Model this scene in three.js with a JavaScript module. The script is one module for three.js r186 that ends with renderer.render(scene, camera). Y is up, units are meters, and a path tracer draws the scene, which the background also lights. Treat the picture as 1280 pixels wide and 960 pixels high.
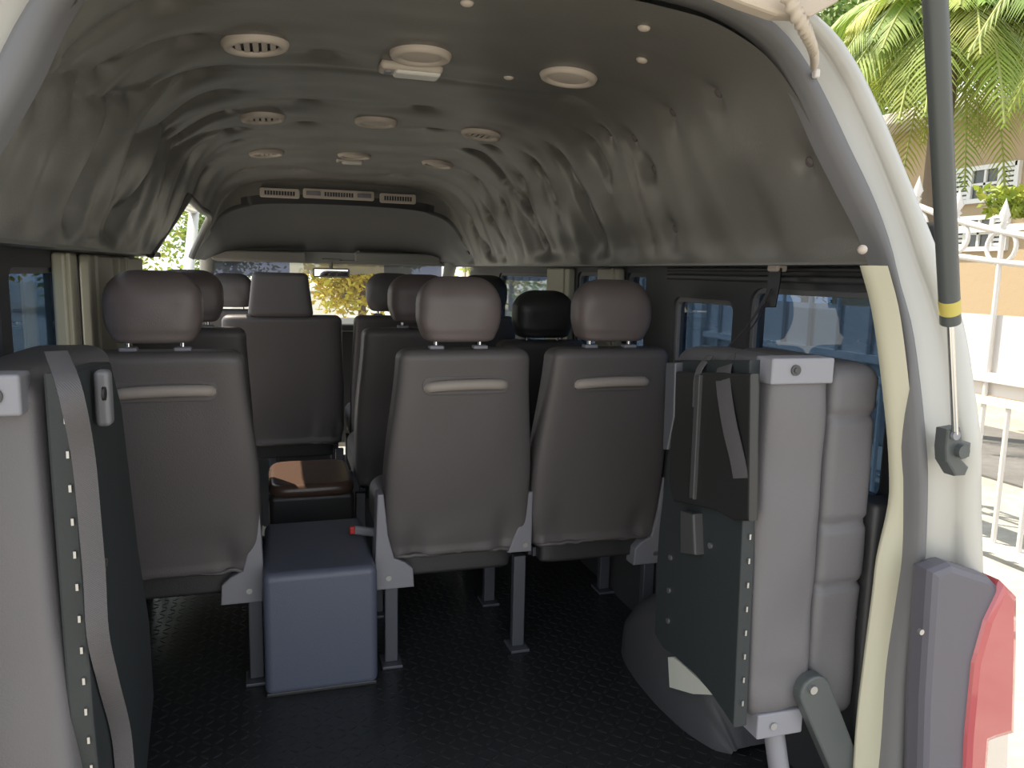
import * as THREE from 'three';
import { RoundedBoxGeometry } from 'three/addons/geometries/RoundedBoxGeometry.js';
import { mergeGeometries, mergeVertices } from 'three/addons/utils/BufferGeometryUtils.js';
import { ImprovedNoise } from 'three/addons/math/ImprovedNoise.js';

// ------------------------------------------------------------------ camera, sky, sun, exposure
const scene = new THREE.Scene();
const camera = new THREE.PerspectiveCamera(2 * Math.atan(0.5) * 180 / Math.PI, 4 / 3, 0.02, 400);
camera.position.set(-0.30, 1.15, 1.05);
camera.rotation.set(-0.14332, -0.29536, 0.022, 'YXZ');
camera.updateMatrixWorld(true);

const sunDir = new THREE.Vector3(-0.34, 0.86, -0.36).normalize();
{ // bright hazy sky, the same all round: whitish at the horizon, pale blue overhead
  const W = 64, H = 128, d = new Float32Array(W * H * 4);
  for (let y = 0; y < H; y++) { const e = Math.max(0, Math.sin((y + 0.5) / H * Math.PI - Math.PI / 2)), k = Math.pow(e, 0.55); for (let x = 0; x < W; x++) { const q = (y * W + x) * 4; d[q] = 1.5 - 0.62 * k; d[q + 1] = 1.48 - 0.45 * k; d[q + 2] = 1.43 - 0.2 * k; d[q + 3] = 1; } }
  const t = new THREE.DataTexture(d, W, H, THREE.RGBAFormat, THREE.FloatType); t.mapping = THREE.EquirectangularReflectionMapping; t.magFilter = t.minFilter = THREE.LinearFilter; t.needsUpdate = true;
  scene.background = t; scene.environment = t;
}
scene.environmentIntensity = 1.0;

const sun = new THREE.DirectionalLight(0xfff1dc, 6.6);
sun.position.copy(sunDir).multiplyScalar(40);
sun.castShadow = true;
sun.shadow.mapSize.set(4096, 4096);
Object.assign(sun.shadow.camera, { left: -25, right: 25, top: 25, bottom: -25, near: 1, far: 120 });
sun.name = 'sun_light';
scene.add(sun, sun.target);

const renderer = new THREE.WebGLRenderer({ antialias: true });
renderer.toneMapping = THREE.LinearToneMapping;
renderer.toneMappingExposure = 1.48;
renderer.shadowMap.enabled = true;

// ------------------------------------------------------------------ helpers
let seed = 12345;
const rnd = () => { seed = (seed * 1664525 + 1013904223) >>> 0; return seed / 4294967296; };
const rr = (a, b) => a + (b - a) * rnd();
const nz = new ImprovedNoise();
const noise = (x, y, z = 0.37) => nz.noise(x, y, z);
const clamp = (v, a, b) => Math.min(b, Math.max(a, v));
const lerp = (a, b, t) => a + (b - a) * t;
const smooth = (a, b, v) => { const t = clamp((v - a) / (b - a), 0, 1); return t * t * (3 - 2 * t); };
const V = (x, y, z) => new THREE.Vector3(x, y, z);

// pixel of the photograph (1280 x 960) -> direction, and where that direction meets a plane
function rayDir(u, v) { return V(u - 640, 480 - v, -960).normalize().transformDirection(camera.matrixWorld); }
const hit = (u, v, axis, value) => { const d = rayDir(u, v), c = camera.position; return c.clone().addScaledVector(d, (value - c[axis]) / d[axis]); };
const pX = (u, v, x) => hit(u, v, 'x', x), pY = (u, v, y) => hit(u, v, 'y', y), pZ = (u, v, z) => hit(u, v, 'z', z);

const taken = {};
function numbered(n) { const k = taken[n] = (taken[n] ?? -1) + 1; return k ? n + '_' + String(k).padStart(3, '0') : n; }
function boxUV(g) {
  if (g.index) g = g.toNonIndexed();
  const p = g.attributes.position, uv = new Float32Array(p.count * 2), a = V(0, 0, 0), b = V(0, 0, 0), c = V(0, 0, 0);
  for (let i = 0; i < p.count; i += 3) {
    a.fromBufferAttribute(p, i); b.fromBufferAttribute(p, i + 1); c.fromBufferAttribute(p, i + 2);
    const n = b.clone().sub(a).cross(c.clone().sub(a)); n.set(Math.abs(n.x), Math.abs(n.y), Math.abs(n.z));
    for (let k = 0; k < 3; k++) {
      const x = p.getX(i + k), y = p.getY(i + k), z = p.getZ(i + k);
      const w = n.x >= n.y && n.x >= n.z ? [z, y] : n.y >= n.z ? [x, z] : [x, y];
      uv[(i + k) * 2] = w[0]; uv[(i + k) * 2 + 1] = w[1];
    }
  }
  g.setAttribute('uv', new THREE.BufferAttribute(uv, 2));
  return g;
}
function mesh(name, geos, mat, parent) {
  let g = Array.isArray(geos) ? mergeGeometries(geos.map((q) => boxUV(q.clone()))) : boxUV(geos);
  const m = new THREE.Mesh(g, mat); m.name = name; m.castShadow = m.receiveShadow = true;
  if (parent) parent.add(m);
  return m;
}
const part = (name, geos, mat, parent, label) => { const m = mesh(name, geos, mat, parent); if (label) m.userData.label = label; return m; };
function tag(o, label, category, group) { o.userData.label = label; o.userData.category = category; if (group) o.userData.group = group; return o; }
function thing(name, label, category, pos = [0, 0, 0], turn = 0, group) {
  const o = new THREE.Group(); o.name = numbered(name); o.position.set(...pos); o.rotation.y = turn; scene.add(o); return tag(o, label, category, group);
}
function structure(name, geos, mat, label, category) {
  const m = mesh(name, geos, mat, scene); m.userData.kind = 'structure'; if (label) tag(m, label, category); return m;
}
const box = (w, h, d, x = 0, y = 0, z = 0, r = 0) => {
  const g = r > 0 ? new RoundedBoxGeometry(w, h, d, 3, Math.min(r, w / 2.02, h / 2.02, d / 2.02)) : new THREE.BoxGeometry(w, h, d);
  g.translate(x, y, z); return g;
};
const cyl = (r0, r1, h, x = 0, y = 0, z = 0, seg = 20, axis = 'y') => {
  const g = new THREE.CylinderGeometry(r1, r0, h, seg); if (axis === 'x') g.rotateZ(-Math.PI / 2); if (axis === 'z') g.rotateX(Math.PI / 2); g.translate(x, y, z); return g;
};
const tube = (pts, r, seg = 24, rad = 8) => new THREE.TubeGeometry(new THREE.CatmullRomCurve3(pts.map((p) => p.isVector3 ? p : V(...p))), seg, r, rad, false);
function bar(a, b, r, seg = 12) { // straight round bar
  const d = b.clone().sub(a), g = new THREE.CylinderGeometry(r, r, d.length(), seg);
  g.applyQuaternion(new THREE.Quaternion().setFromUnitVectors(V(0, 1, 0), d.clone().normalize())); const c = a.clone().add(b).multiplyScalar(0.5); g.translate(c.x, c.y, c.z); return g;
}
function extrude(pts, depth, bevel = 0.003, holes = []) { // outline in x,y, depth along +z
  const s = new THREE.Shape(pts.map((p) => new THREE.Vector2(...p)));
  for (const h of holes) s.holes.push(new THREE.Path(h.map((p) => new THREE.Vector2(...p))));
  return new THREE.ExtrudeGeometry(s, { depth, bevelEnabled: bevel > 0, bevelSize: bevel, bevelThickness: bevel, bevelSegments: 2, curveSegments: 12 });
}
function rounded(x0, y0, x1, y1, r, k = 5) { // outline of a rounded rectangle
  const o = []; for (const [cx, cy, a] of [[x1 - r, y0 + r, -90], [x1 - r, y1 - r, 0], [x0 + r, y1 - r, 90], [x0 + r, y0 + r, 180]])
    for (let i = 0; i <= k; i++) { const t = (a + 90 * i / k) * Math.PI / 180; o.push([cx + r * Math.cos(t), cy + r * Math.sin(t)]); }
  return o;
}
function surface(rings, closed, caps) { // rings of points -> one smooth surface
  const n = rings[0].length, pos = [], idx = [];
  for (const r of rings) for (const p of r) pos.push(p[0], p[1], p[2]);
  const m = closed ? n : n - 1;
  for (let i = 0; i < rings.length - 1; i++) for (let j = 0; j < m; j++) {
    const a = i * n + j, b = i * n + (j + 1) % n, c = a + n, d = b + n; idx.push(a, c, b, b, c, d);
  }
  if (caps) for (const i of [0, rings.length - 1]) {
    const c = [0, 0, 0]; for (const p of rings[i]) for (let k = 0; k < 3; k++) c[k] += p[k] / n;
    const o = pos.length / 3; pos.push(...c);
    for (let j = 0; j < n; j++) { const a = i * n + j, b = i * n + (j + 1) % n; if (i === 0) idx.push(o, a, b); else idx.push(o, b, a); }
  }
  const g = new THREE.BufferGeometry(); g.setAttribute('position', new THREE.Float32BufferAttribute(pos, 3)); g.setIndex(idx); g.computeVertexNormals(); return g;
}
// upholstered pad: superellipse sections stacked along y, rounded at both ends
function pad({ y0, y1, hw, hd, cz = () => 0, cx = () => 0, r = 0.03, rt, rb, n = 5, seg = 56, lev = 26, wr }) {
  const rings = [], top = rt ?? r, bot = rb ?? r;
  const ys = []; const K = 8;
  for (let i = 0; i <= K; i++) ys.push(y0 + bot * (1 - Math.cos(Math.PI / 2 * i / K)));
  for (let i = 1; i < lev; i++) ys.push(lerp(y0 + bot, y1 - top, i / lev));
  for (let i = K; i >= 0; i--) ys.push(y1 - top * (1 - Math.cos(Math.PI / 2 * i / K)));
  for (const y of ys) {
    let ins = 0;
    if (y < y0 + bot) ins = bot - Math.sqrt(Math.max(0, bot * bot - (y0 + bot - y) ** 2));
    if (y > y1 - top) ins = top - Math.sqrt(Math.max(0, top * top - (y - y1 + top) ** 2));
    const w = Math.max(0.004, hw(y) - ins), d = Math.max(0.004, hd(y) - ins), ring = [];
    for (let j = 0; j < seg; j++) {
      const t = 2 * Math.PI * j / seg, c = Math.cos(t), s = Math.sin(t);
      let x = cx(y) + w * Math.sign(c) * Math.abs(c) ** (2 / n), z = cz(y) + d * Math.sign(s) * Math.abs(s) ** (2 / n);
      if (wr) { const q = wr(x, y, z, s); z += q; x += q * 0.4 * c; }
      ring.push([x, y, z]);
    }
    rings.push(ring);
  }
  return surface(rings, true, true);
}

// ------------------------------------------------------------------ materials
function noiseTexture(size, fn, srgb) {
  const d = new Uint8Array(size * size * 4);
  for (let y = 0; y < size; y++) for (let x = 0; x < size; x++) { const c = fn(x / size, y / size), i = (y * size + x) * 4; const a = Array.isArray(c) ? c : [c, c, c]; for (let k = 0; k < 3; k++) d[i + k] = clamp(a[k], 0, 1) * 255; d[i + 3] = 255; }
  const t = new THREE.DataTexture(d, size, size); t.magFilter = THREE.LinearFilter; t.minFilter = THREE.LinearMipmapLinearFilter; t.generateMipmaps = true;
  t.wrapS = t.wrapT = THREE.RepeatWrapping; if (srgb) t.colorSpace = THREE.SRGBColorSpace; t.needsUpdate = true; return t;
}
const per = (x, y, f, z) => { // noise that repeats over the unit square
  const a = (u, v) => noise(u * f, v * f, z); const bx = x, by = y;
  return a(x, y) * (1 - bx) * (1 - by) + a(x - 1, y) * bx * (1 - by) + a(x, y - 1) * (1 - bx) * by + a(x - 1, y - 1) * bx * by;
};
const grain = noiseTexture(256, (x, y) => 0.5 + 0.5 * per(x, y, 40, 1.3) + 0.4 * per(x, y, 90, 2.3));
grain.repeat.set(9, 9);
const mottled = noiseTexture(256, (x, y) => 0.62 + 0.22 * per(x, y, 5, 4.1) + 0.2 * per(x, y, 17, 5.1));
mottled.repeat.set(2.2, 2.2);
const concreteMap = noiseTexture(512, (x, y) => { const v = 0.86 + 0.1 * per(x, y, 6, 7.1) + 0.09 * per(x, y, 30, 8.2) + 0.07 * per(x, y, 90, 8.9); return [v, v * 0.985, v * 0.95]; }, true);
concreteMap.repeat.set(0.3, 0.3);
const webbing = noiseTexture(64, (x, y) => 0.5 + 0.5 * Math.sin((x * 8 + y * 8) * 2 * Math.PI)); webbing.repeat.set(40, 40);
const std = (o) => new THREE.MeshStandardMaterial({ side: THREE.DoubleSide, ...o });
const lin = (r, g, b) => new THREE.Color().setRGB(r, g, b);
const vinylOf = (c, rough = 0.45, extra = {}) => std({ color: c, roughness: rough, bumpMap: grain, bumpScale: 0.0004, roughnessMap: null, ...extra });
const M = {
  headliner: vinylOf(lin(0.15, 0.144, 0.13), 0.34),
  vinyl: vinylOf(lin(0.10, 0.091, 0.091), 0.48),
  vinylBrown: vinylOf(lin(0.13, 0.107, 0.104), 0.46),
  vinylBlack: vinylOf(lin(0.035, 0.035, 0.036), 0.42),
  vinylGrey: vinylOf(lin(0.112, 0.107, 0.113), 0.5),
  vinylBlue: vinylOf(lin(0.095, 0.107, 0.15), 0.42),
  vinylTan: vinylOf(lin(0.09, 0.055, 0.04), 0.24),
  board: std({ color: lin(0.02, 0.025, 0.027), roughness: 0.6, bumpMap: grain, bumpScale: 0.0003 }),
  tray: std({ color: lin(0.018, 0.018, 0.018), roughness: 0.35 }),
  plasticGrey: std({ color: lin(0.22, 0.22, 0.245), roughness: 0.5 }),
  plasticDark: std({ color: lin(0.05, 0.05, 0.052), roughness: 0.5 }),
  plasticBeige: std({ color: lin(0.55, 0.48, 0.41), roughness: 0.5 }),
  handle: std({ color: lin(0.33, 0.29, 0.26), roughness: 0.55 }),
  steelPaint: std({ color: lin(0.09, 0.095, 0.11), roughness: 0.4, metalness: 0.2 }),
  chrome: std({ color: lin(0.75, 0.75, 0.75), roughness: 0.18, metalness: 1 }),
  steel: std({ color: lin(0.45, 0.45, 0.45), roughness: 0.35, metalness: 0.9 }),
  floor: std({ color: lin(0.022, 0.025, 0.027), roughness: 0.3, bumpMap: mottled, bumpScale: 0.001 }),
  wallTrim: std({ color: lin(0.05, 0.05, 0.052), roughness: 0.55, bumpMap: grain, bumpScale: 0.0004 }),
  cream: std({ color: lin(0.42, 0.40, 0.30), roughness: 0.45 }),
  body: new THREE.MeshPhysicalMaterial({ color: lin(0.45, 0.44, 0.40), roughness: 0.35, clearcoat: 0.6, clearcoatRoughness: 0.1, side: THREE.DoubleSide }),
  tailgateTrim: std({ color: lin(0.5, 0.43, 0.35), roughness: 0.55 }),
  rubber: std({ color: lin(0.14, 0.138, 0.14), roughness: 0.65 }),
  web: std({ color: lin(0.085, 0.08, 0.085), roughness: 0.75, bumpMap: webbing, bumpScale: 0.0004 }),
  tint: new THREE.MeshPhysicalMaterial({ color: lin(0.20, 0.265, 0.35), roughness: 0.02, transmission: 1, thickness: 0, side: THREE.DoubleSide }),
  glass: new THREE.MeshPhysicalMaterial({ color: lin(0.86, 0.9, 0.87), roughness: 0.01, transmission: 1, thickness: 0, side: THREE.DoubleSide }),
  film: new THREE.MeshPhysicalMaterial({ color: lin(0.10, 0.11, 0.16), roughness: 0.35, transmission: 0.7, thickness: 0, side: THREE.DoubleSide }),
  paper: std({ color: lin(0.75, 0.75, 0.72), roughness: 0.8 }),
  red: std({ color: lin(0.55, 0.03, 0.03), roughness: 0.35 }),
  redLens: new THREE.MeshPhysicalMaterial({ color: lin(0.42, 0.07, 0.08), roughness: 0.12, clearcoat: 1, side: THREE.DoubleSide }),
  clearLens: new THREE.MeshPhysicalMaterial({ color: lin(0.62, 0.55, 0.48), roughness: 0.15, clearcoat: 1, side: THREE.DoubleSide }),
  lampHousing: std({ color: lin(0.10, 0.095, 0.115), roughness: 0.45 }),
  yellowLabel: std({ color: lin(0.5, 0.42, 0.10), roughness: 0.6 }),
  strutBlack: std({ color: lin(0.07, 0.078, 0.078), roughness: 0.4 }),
  whitePaint: std({ color: lin(0.60, 0.57, 0.53), roughness: 0.5 }),
  bareMetal: std({ color: lin(0.75, 0.75, 0.66), roughness: 0.5, bumpMap: mottled, bumpScale: 0.004 }),
  visor: std({ color: lin(0.28, 0.27, 0.245), roughness: 0.75 }),
  trimGrey: std({ color: lin(0.32, 0.32, 0.295), roughness: 0.7 }),
  mirrorGlass: std({ color: lin(0.8, 0.8, 0.8), roughness: 0.03, metalness: 1 }),
  lens: std({ color: lin(0.72, 0.70, 0.64), roughness: 0.3 }),
  concrete: std({ color: lin(0.50, 0.49, 0.46), roughness: 0.9, map: concreteMap }),
  asphalt: std({ color: lin(0.20, 0.205, 0.215), roughness: 0.9, map: concreteMap }),
  houseWall: std({ color: lin(0.42, 0.32, 0.20), roughness: 0.9, bumpMap: mottled, bumpScale: 0.004 }),
  darkGlass: std({ color: lin(0.08, 0.09, 0.085), roughness: 0.08 }),
  louver: std({ color: lin(0.7, 0.7, 0.68), roughness: 0.5 }),
  roofTile: std({ color: lin(0.45, 0.42, 0.38), roughness: 0.9 }),
  bark: std({ color: lin(0.16, 0.12, 0.085), roughness: 0.95, bumpMap: mottled, bumpScale: 0.01 }),
};
const leafOf = (r, g, b) => new THREE.MeshPhysicalMaterial({ color: lin(r, g, b), roughness: 0.8, transmission: 0.35, thickness: 0, side: THREE.DoubleSide, vertexColors: true });
M.leafGreen = leafOf(0.20, 0.30, 0.07); M.leafYellow = leafOf(0.60, 0.48, 0.05); M.leafDark = leafOf(0.12, 0.19, 0.07); M.leafPalm = leafOf(0.26, 0.38, 0.07); M.leafLime = leafOf(0.38, 0.46, 0.07);

const CX = 0.02;                                   // the van's middle line
const openZ = (y) => -0.02 - 0.18 * Math.max(0, (y - 0.85) / 0.65) ** 1.3;   // the rear opening leans forward above the belt line

// ------------------------------------------------------------------ the setting: floor
const floor = structure('floor', [box(1.72, 0.05, 3.75, CX, -0.025, -1.88)], M.floor, 'black glossy rubber tread floor of the van', 'floor');
{ // raised bars of the tread pattern
  const N = 46, g = boxUV(new THREE.SphereGeometry(1, 8, 4, 0, Math.PI * 2, 0, Math.PI / 2)); g.scale(0.0135, 0.0011, 0.0042);
  const rows = []; for (let i = 0; i * 0.029 < 1.66; i++) for (let j = 0; j * 0.029 < 1.75; j++) rows.push([CX - 0.83 + i * 0.029, -0.03 - j * 0.029, (i + j) % 2 ? 0.785 : -0.785]);
  const inst = new THREE.InstancedMesh(g, M.floor, rows.length), m = new THREE.Matrix4(), q = new THREE.Quaternion();
  rows.forEach(([x, z, a], i) => { q.setFromAxisAngle(V(0, 1, 0), a); m.compose(V(x, 0, z), q, V(1, 1, 1)); inst.setMatrixAt(i, m); });
  inst.name = 'tread_pattern'; inst.userData.kind = 'stuff'; inst.userData.label = 'raised tread bars of black rubber floor'; inst.castShadow = inst.receiveShadow = true; floor.add(inst);
}

// ------------------------------------------------------------------ ceiling (tufted headliner)
const profile = [[0.735, 1.185], [0.717, 1.244], [0.688, 1.308], [0.651, 1.393], [0.609, 1.492], [0.558, 1.556], [0.48, 1.598], [0.385, 1.62], [0.2, 1.632]];
const profCurve = new THREE.CatmullRomCurve3([...profile.map(([x, y]) => V(x, y, 0)), V(CX, 1.635, 0), ...profile.slice().reverse().map(([x, y]) => V(2 * CX - x, y, 0))], false, 'centripetal');
profCurve.arcLengthDivisions = 800;
const NT = 190, profPts = []; for (let i = 0; i <= 1200; i++) profPts.push(profCurve.getPointAt(i / 1200));
const LEN = profCurve.getLength();
const angOf = (x, y) => Math.atan2(y - 1.185, x - CX);
const radAt = (a) => { let lo = 0, hi = 1200; while (hi - lo > 1) { const m = (lo + hi) >> 1; if (angOf(profPts[m].x, profPts[m].y) < a) lo = m; else hi = m; } return [Math.hypot(profPts[lo].x - CX, profPts[lo].y - 1.185), lo / 1200]; };
function onCeil(u, v) { // where a sight line meets the headliner: [arc length, z]
  const d = rayDir(u, v), c = camera.position; let t = 0.6;
  for (; t < 8; t += 0.01) { const x = c.x + d.x * t, y = c.y + d.y * t; if (y > 1.186 && Math.hypot(x - CX, y - 1.185) > radAt(angOf(x, y))[0]) break; if (y < 1.186 && Math.abs(x - CX) > 0.72) break; }
  const x = c.x + d.x * t, y = Math.max(1.187, c.y + d.y * t), z = c.z + d.z * t;
  return [radAt(angOf(x, y))[1] * LEN, z];
}
const buttonPx = [[77, 109], [116, 133], [150, 163], [144, 180], [214, 19], [236, 62], [249, 101], [266, 127], [279, 150], [290, 169], [294, 180], [403, 74], [386, 130], [382, 157], [176, 180], [214, 186], [217, 204], [232, 214], [262, 216], [99, 268], [150, 281], [221, 240], [251, 236], [311, 206], [371, 205],
  [529, 139], [544, 165], [593, 195], [616, 189], [709, 129], [831, 148], [781, 180], [751, 174], [734, 186], [698, 203], [668, 212], [647, 226], [803, 216], [835, 291], [747, 298], [676, 307], [651, 259], [627, 259], [606, 266], [587, 276], [593, 225], [584, 307], [606, 311], [494, 212], [890, 123], [997, 208]];
const whitePx = [[636, 94], [805, 33], [803, 75], [583, 1]];
const buttons = buttonPx.map(([u, v]) => onCeil(u, v)), whites = whitePx.map(([u, v]) => onCeil(u, v));
const creases = [ // folds pulled between neighbouring buttons, and the cross seam
  [[698, 203], [722, 248], [747, 300]], [[593, 195], [627, 226], [651, 259], [676, 307]], [[734, 186], [752, 215]], [[606, 266], [628, 300]], [[627, 259], [647, 300]], [[587, 276], [606, 311]], [[668, 212], [690, 250]],
  [[150, 163], [135, 200], [110, 240], [99, 268]], [[236, 62], [150, 100], [77, 109]], [[249, 101], [180, 130], [116, 133]], [[266, 127], [220, 160], [176, 180]], [[279, 150], [240, 175], [214, 186]], [[290, 169], [217, 204]], [[214, 186], [180, 240], [150, 281]], [[232, 214], [221, 240]], [[262, 216], [251, 236]], [[214, 19], [110, 75]],
].map((l) => l.map(([u, v]) => onCeil(u, v)));
const segs = creases.flatMap((l) => l.slice(1).map((p, i) => [l[i], p]));
const seamZ = onCeil(430, 88)[1];
function segDist(a, z, [[a0, z0], [a1, z1]]) { const dx = a1 - a0, dz = z1 - z0, t = clamp(((a - a0) * dx + (z - z0) * dz) / (dx * dx + dz * dz + 1e-9), 0, 1); const ex = a - a0 - dx * t, ez = z - z0 - dz * t; return [Math.hypot(ex, ez), ez]; }
function ceilDisp(a, z) {
  let d = 0;
  for (const [ba, bz] of buttons) { const da = a - ba, dz = z - bz; if (Math.abs(da) > 0.3 || Math.abs(dz) > 0.3) continue; const r = Math.hypot(da * 0.75, dz); d += 0.010 * Math.exp(-((r / 0.020) ** 2)) + 0.022 * Math.exp(-r / 0.05); }
  for (const s of segs) { const [q, ez] = segDist(a, z, s); if (q < 0.2) d += (ez > 0 ? 0.022 * Math.exp(-q / 0.035) : 0.022 * Math.exp(-q / 0.012)); }
  const side = smooth(0.25, 0.42, Math.abs(a / LEN - 0.5));
  d += (0.006 + 0.015 * side) * noise(a * 2.2, z * 7 + 3.1) + 0.002 * noise(a * 9, z * 11, 5.2);
  if (z < seamZ + 0.2) d += 0.007 * Math.exp(-Math.abs(z - seamZ) / 0.006);
  return d;
}
const heightAt = (z) => z > -3.0 ? lerp(1, 0.9, smooth(-2.2, -3.0, z)) : z > -3.06 ? 0.9 : z > -3.1 ? lerp(0.9, 0.69, (-3.06 - z) / 0.04) : lerp(0.69, 0.14, smooth(-3.0, -3.72, z));
function ceilPoint(a, z, extra = 0) {
  const k = clamp(a / LEN, 0, 1), p = profCurve.getPointAt(k), t = profCurve.getTangentAt(k);
  const d = ceilDisp(a, z) * (z > -3.0 ? 1 : 0.4) + extra, edge = Math.min(1, smooth(0, 0.05, a), smooth(0, 0.05, LEN - a));
  return [p.x + t.y * d * edge, 1.185 + (p.y - 1.185 - t.x * d * edge) * heightAt(z), z];
}
{
  const zs = []; for (let i = 0; i <= 250; i++) zs.push(i / 250);
  const pos = [], idx = [], idxF = []; const tab = [];
  for (const w of zs) for (let j = 0; j <= NT; j++) {
    const a = LEN * j / NT, py = profCurve.getPointAt(j / NT).y; const z = lerp(openZ(py) - 0.012, -3.76, w);
    const p = ceilPoint(a, z); pos.push(...p); tab.push([a, z, p[1], p[0]]);
  }
  const gone = (q) => q[3] < CX && q[2] < 1.395 && q[1] < -1.72 - Math.max(0, q[2] - 1.13) * 1.15 && q[1] > -2.9;
  for (let i = 0; i < 250; i++) for (let j = 0; j < NT; j++) {
    const a = i * (NT + 1) + j, b = a + 1, c = a + NT + 1, d = c + 1;
    if (gone(tab[a]) && gone(tab[b]) && gone(tab[c]) && gone(tab[d])) continue;
    (tab[a][1] < -3.085 ? idxF : idx).push(a, b, c, b, d, c);
  }
  const g = new THREE.BufferGeometry(); g.setAttribute('position', new THREE.Float32BufferAttribute(pos, 3)); g.setIndex(idx); g.computeVertexNormals();
  const ceiling = structure('ceiling', g, M.headliner, 'tufted black vinyl headliner with covered buttons', 'ceiling');
  const gf = new THREE.BufferGeometry(); gf.setAttribute('position', new THREE.Float32BufferAttribute(pos, 3)); gf.setIndex(idxF); gf.computeVertexNormals();
  part('front_panel', mergeVertices(gf.toNonIndexed()), M.vinylBlack, ceiling, 'black vinyl panel above the windscreen');
  part('edge_trim', tube([[-0.702, 1.186, -1.735], [-0.683, 1.24, -1.83], [-0.655, 1.30, -1.91], [-0.612, 1.393, -2.02], [-0.612, 1.398, -2.12], [-0.612, 1.39, -2.5], [-0.605, 1.375, -2.86], [-0.625, 1.34, -2.905], [-0.695, 1.186, -2.905]], 0.016, 90, 8), M.headliner, ceiling);
  const bg = new THREE.SphereGeometry(0.011, 12, 8); bg.scale(1, 1, 0.5); boxUV(bg);
  const put = (a, z, name, mat, s, inset) => {
    const p = V(...ceilPoint(a, z)), k = clamp(a / LEN, 0.001, 0.999), t = profCurve.getTangentAt(k), out = V(t.y, -t.x, 0);
    const m = new THREE.Mesh(bg, mat); m.name = name; m.castShadow = m.receiveShadow = true; m.scale.setScalar(s); m.position.copy(p).addScaledVector(out, -inset); m.quaternion.setFromUnitVectors(V(0, 0, 1), out); ceiling.add(m); return m;
  };
  for (const [a, z] of buttons) put(a, z, 'button', M.vinylBrown, 1.0, 0.006);
  for (const [a, z] of whites) put(a, z, 'button', M.plasticBeige, 1.15, 0.001).userData.label = 'pale plastic button';
}
// outer roof skin
{
  const rings = []; for (const z of [-0.24, -0.6, -1.65, -3.02, -3.85]) { const r = []; for (let i = 0; i <= 60; i++) { const p = profCurve.getPointAt(i / 60), k = z < -3.5 ? 0.35 : 1; r.push([CX + (p.x - CX) * 1.1, 1.24 + (p.y - 1.185 + 0.06) * (z < -3.5 ? k : 1.08), z]); } rings.push(r); }
  const gone = []; for (let i = 0; i < rings.length - 1; i++) { const cut = i >= 2 ? rings[i].findIndex((p) => p[0] < CX && p[1] < 1.50) : 61; gone.push(surface([rings[i].slice(0, cut), rings[i + 1].slice(0, cut)], false)); }
  structure('roof', gone, M.body, 'white painted high roof of the van', 'roof');
}

// ------------------------------------------------------------------ side walls with window openings (outline in -z,y)
const WR = 0.85, WL = -0.81;
function wall(name, x, side, outline, holes, label) {
  const g = extrude(outline, 0.05, 0, holes); // x=-z, y=y, depth
  g.rotateY(Math.PI / 2); // x->-z , depth -> +x
  g.translate(side > 0 ? x : x - 0.05, 0, 0);
  return structure(name, g, M.wallTrim, label, 'wall');
}
const holesR = [rounded(0.17, 0.70, 0.665, 1.127, 0.05), rounded(0.735, 0.82, 1.06, 1.09, 0.03), rounded(1.25, 0.82, 1.40, 1.16, 0.02), rounded(1.60, 0.82, 1.86, 1.16, 0.03), rounded(2.17, 0.82, 3.02, 1.15, 0.04)];
const wallR = wall('wall_right', WR, 1, [[0.03, -0.05], [3.75, -0.05], [3.75, 0.85], [3.9, 0.85], [3.6, 1.26], [0.1, 1.26], [0.03, 0.9]], holesR, 'dark trim side wall behind the right-hand folded seat');
const holesL = [rounded(0.17, 0.70, 0.64, 1.127, 0.05), rounded(0.70, 0.80, 1.13, 1.14, 0.03), rounded(1.20, 0.85, 1.26, 1.16, 0.02)];
const wallL = wall('wall_left', WL, -1, [[0.03, -0.05], [3.75, -0.05], [3.75, 0.85], [3.2, 0.88], [2.95, 0.06], [2.12, 0.06], [2.12, 1.26], [0.1, 1.26], [0.03, 0.9]], holesL, 'dark trim side wall behind the left-hand folded seat');
{ // ledge between headliner and wall, pale painted pillars
  part('ledge', [box(0.13, 0.016, 3.5, 0.80, 1.188, -1.86)], M.headliner, wallR); part('ledge', [box(0.1, 0.016, 1.95, -0.765, 1.188, -1.1)], M.headliner, wallL);
  const pillar = (w, x, z0, z1, y0 = 0.86, y1 = 1.175) => part('pillar', [box(0.03, y1 - y0, Math.abs(z1 - z0), x, (y0 + y1) / 2, (z0 + z1) / 2, 0.008), box(0.012, y1 - y0, 0.02, x - Math.sign(x) * 0.017, (y0 + y1) / 2, z0 + (z1 - z0) * 0.2, 0.004)], M.cream, w, 'cream painted window pillar');
  pillar(wallR, WR - 0.015, -1.41, -1.59); pillar(wallR, WR - 0.015, -1.88, -2.15);
  pillar(wallL, WL + 0.015, -1.26, -1.56); pillar(wallL, WL + 0.015, -1.0, -1.12); pillar(wallL, WL + 0.015, -1.68, -2.1);
  const rail = (w, x, z0, z1, y, h) => part('window_rail', [box(0.02, h, Math.abs(z1 - z0), x, y, (z0 + z1) / 2, 0.006)], M.plasticDark, w);
  rail(wallR, WR - 0.01, -0.12, -1.08, 1.15, 0.016); rail(wallR, WR - 0.01, -0.12, -1.08, 1.172, 0.01);
  // white door frame outside the open left side
  const a = pX(226, 350, -0.84), b = pX(243, 262, -0.84); part('door_frame', [bar(V(a.x, a.y - 0.3, a.z), b, 0.035)], M.body, wallL, 'white painted door frame');
  const q = V(b.x, b.y, b.z); part('door_frame', [bar(q, V(-0.80, 1.43, -1.95), 0.03)], M.body, wallL, 'white painted door frame');
}
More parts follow.
